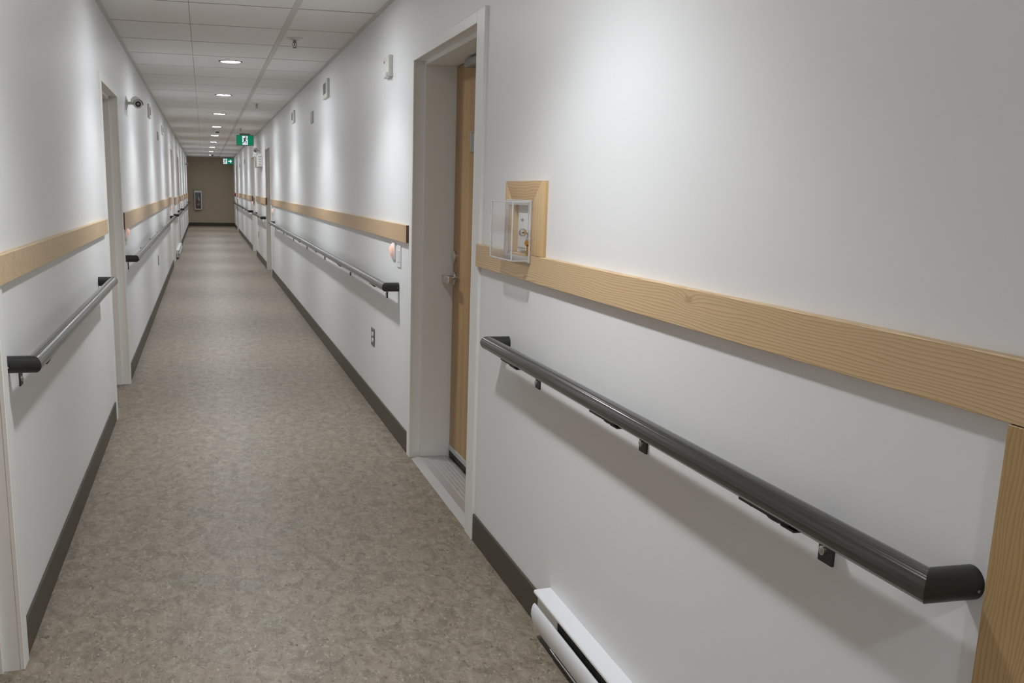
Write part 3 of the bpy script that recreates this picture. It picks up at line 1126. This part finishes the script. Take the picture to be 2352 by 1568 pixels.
# local +X towards the viewer, +Y to the right in the picture
CW, CH, CD = 0.13, 0.333, 0.115
b = MB()
b.box(-0.001, 0.006, -CW, CW, -CH, CH)
b.box(0.0, CD, -CW, -CW + 0.006, -CH, CH).box(0.0, CD, CW - 0.006, CW, -CH, CH)
b.box(0.0, CD, -CW, CW, -CH, -CH + 0.006).box(0.0, CD, -CW, CW, CH - 0.006, CH)
b.build('box', 'grey', t)
b = MB()
b.box(CD, CD + 0.014, -CW, -CW + 0.024, -CH, CH, 0.003, 1).box(CD, CD + 0.014, CW - 0.024, CW, -CH, CH, 0.003, 1)
b.box(CD, CD + 0.014, -CW + 0.02, CW - 0.02, CH - 0.062, CH, 0.003, 1).box(CD, CD + 0.014, -CW + 0.02, CW - 0.02, -CH, -CH + 0.024, 0.003, 1)
dr = b.build('door', 'enamel', t)
MB().box(CD + 0.004, CD + 0.008, -CW + 0.022, CW - 0.022, -CH + 0.022, CH - 0.06).build('pane', 'pane', dr)

t = thing('fire_extinguisher', (EX + 0.0, Y1 - 0.062, EZ - CH + 0.006), 'red fire extinguisher with a white tag inside the wall cabinet', 'fire extinguisher', -PI / 2)
MB().lathe([(0.0, 0.0), (0.048, 0.0), (0.052, 0.006), (0.052, 0.285), (0.044, 0.318), (0.020, 0.338), (0.018, 0.352), (0.0, 0.352)], seg=32).build('cylinder', 'red', t)
b = MB()
b.lathe([(0.0525, 0.135), (0.0525, 0.215)], seg=32)
b.build('label_band', 'grey', t)
b = MB()
b.lathe([(0.016, 0.350), (0.016, 0.392), (0.010, 0.398), (0.0, 0.398)], seg=18)
b.build('valve', 'chrome', t)
b = MB()
b.box(-0.012, 0.012, -0.012, 0.075, 0.385, 0.397, 0.003, 1)
b.prism([(-0.010, 0.40), (0.085, 0.435), (0.085, 0.443), (-0.010, 0.412)], 'x', -0.010, 0.010)
b.build('lever', 'dgrey', t)
b = MB()
b.tube([(0.0, -0.012, 0.375), (0.0, -0.05, 0.385), (0.0, -0.074, 0.35), (0.0, -0.076, 0.25), (0.0, -0.070, 0.12), (0.0, -0.066, 0.06)], 0.009, 12)
b.build('hose', 'black', t)
tg = MB()
tg.prism([(-0.004, 0.435), (0.040, 0.425), (0.060, 0.305), (0.016, 0.312)], 'x', 0.038, 0.040)
tg.build('inspection_tag', 'paper', t)

loc, rz = on_wall('R', 35.4, 1.15)
t = thing('alarm_pull_station', loc, 'small dark red alarm pull on the far end of the right wall', 'alarm pull', rz)
MB().box(-0.001, 0.045, -0.20, 0.20, -0.055, 0.06, 0.006, 2).build('housing', 'red', t)
MB().box(0.043, 0.058, -0.12, 0.12, -0.02, 0.005, 0.004, 1).build('handle', 'dgrey', t)
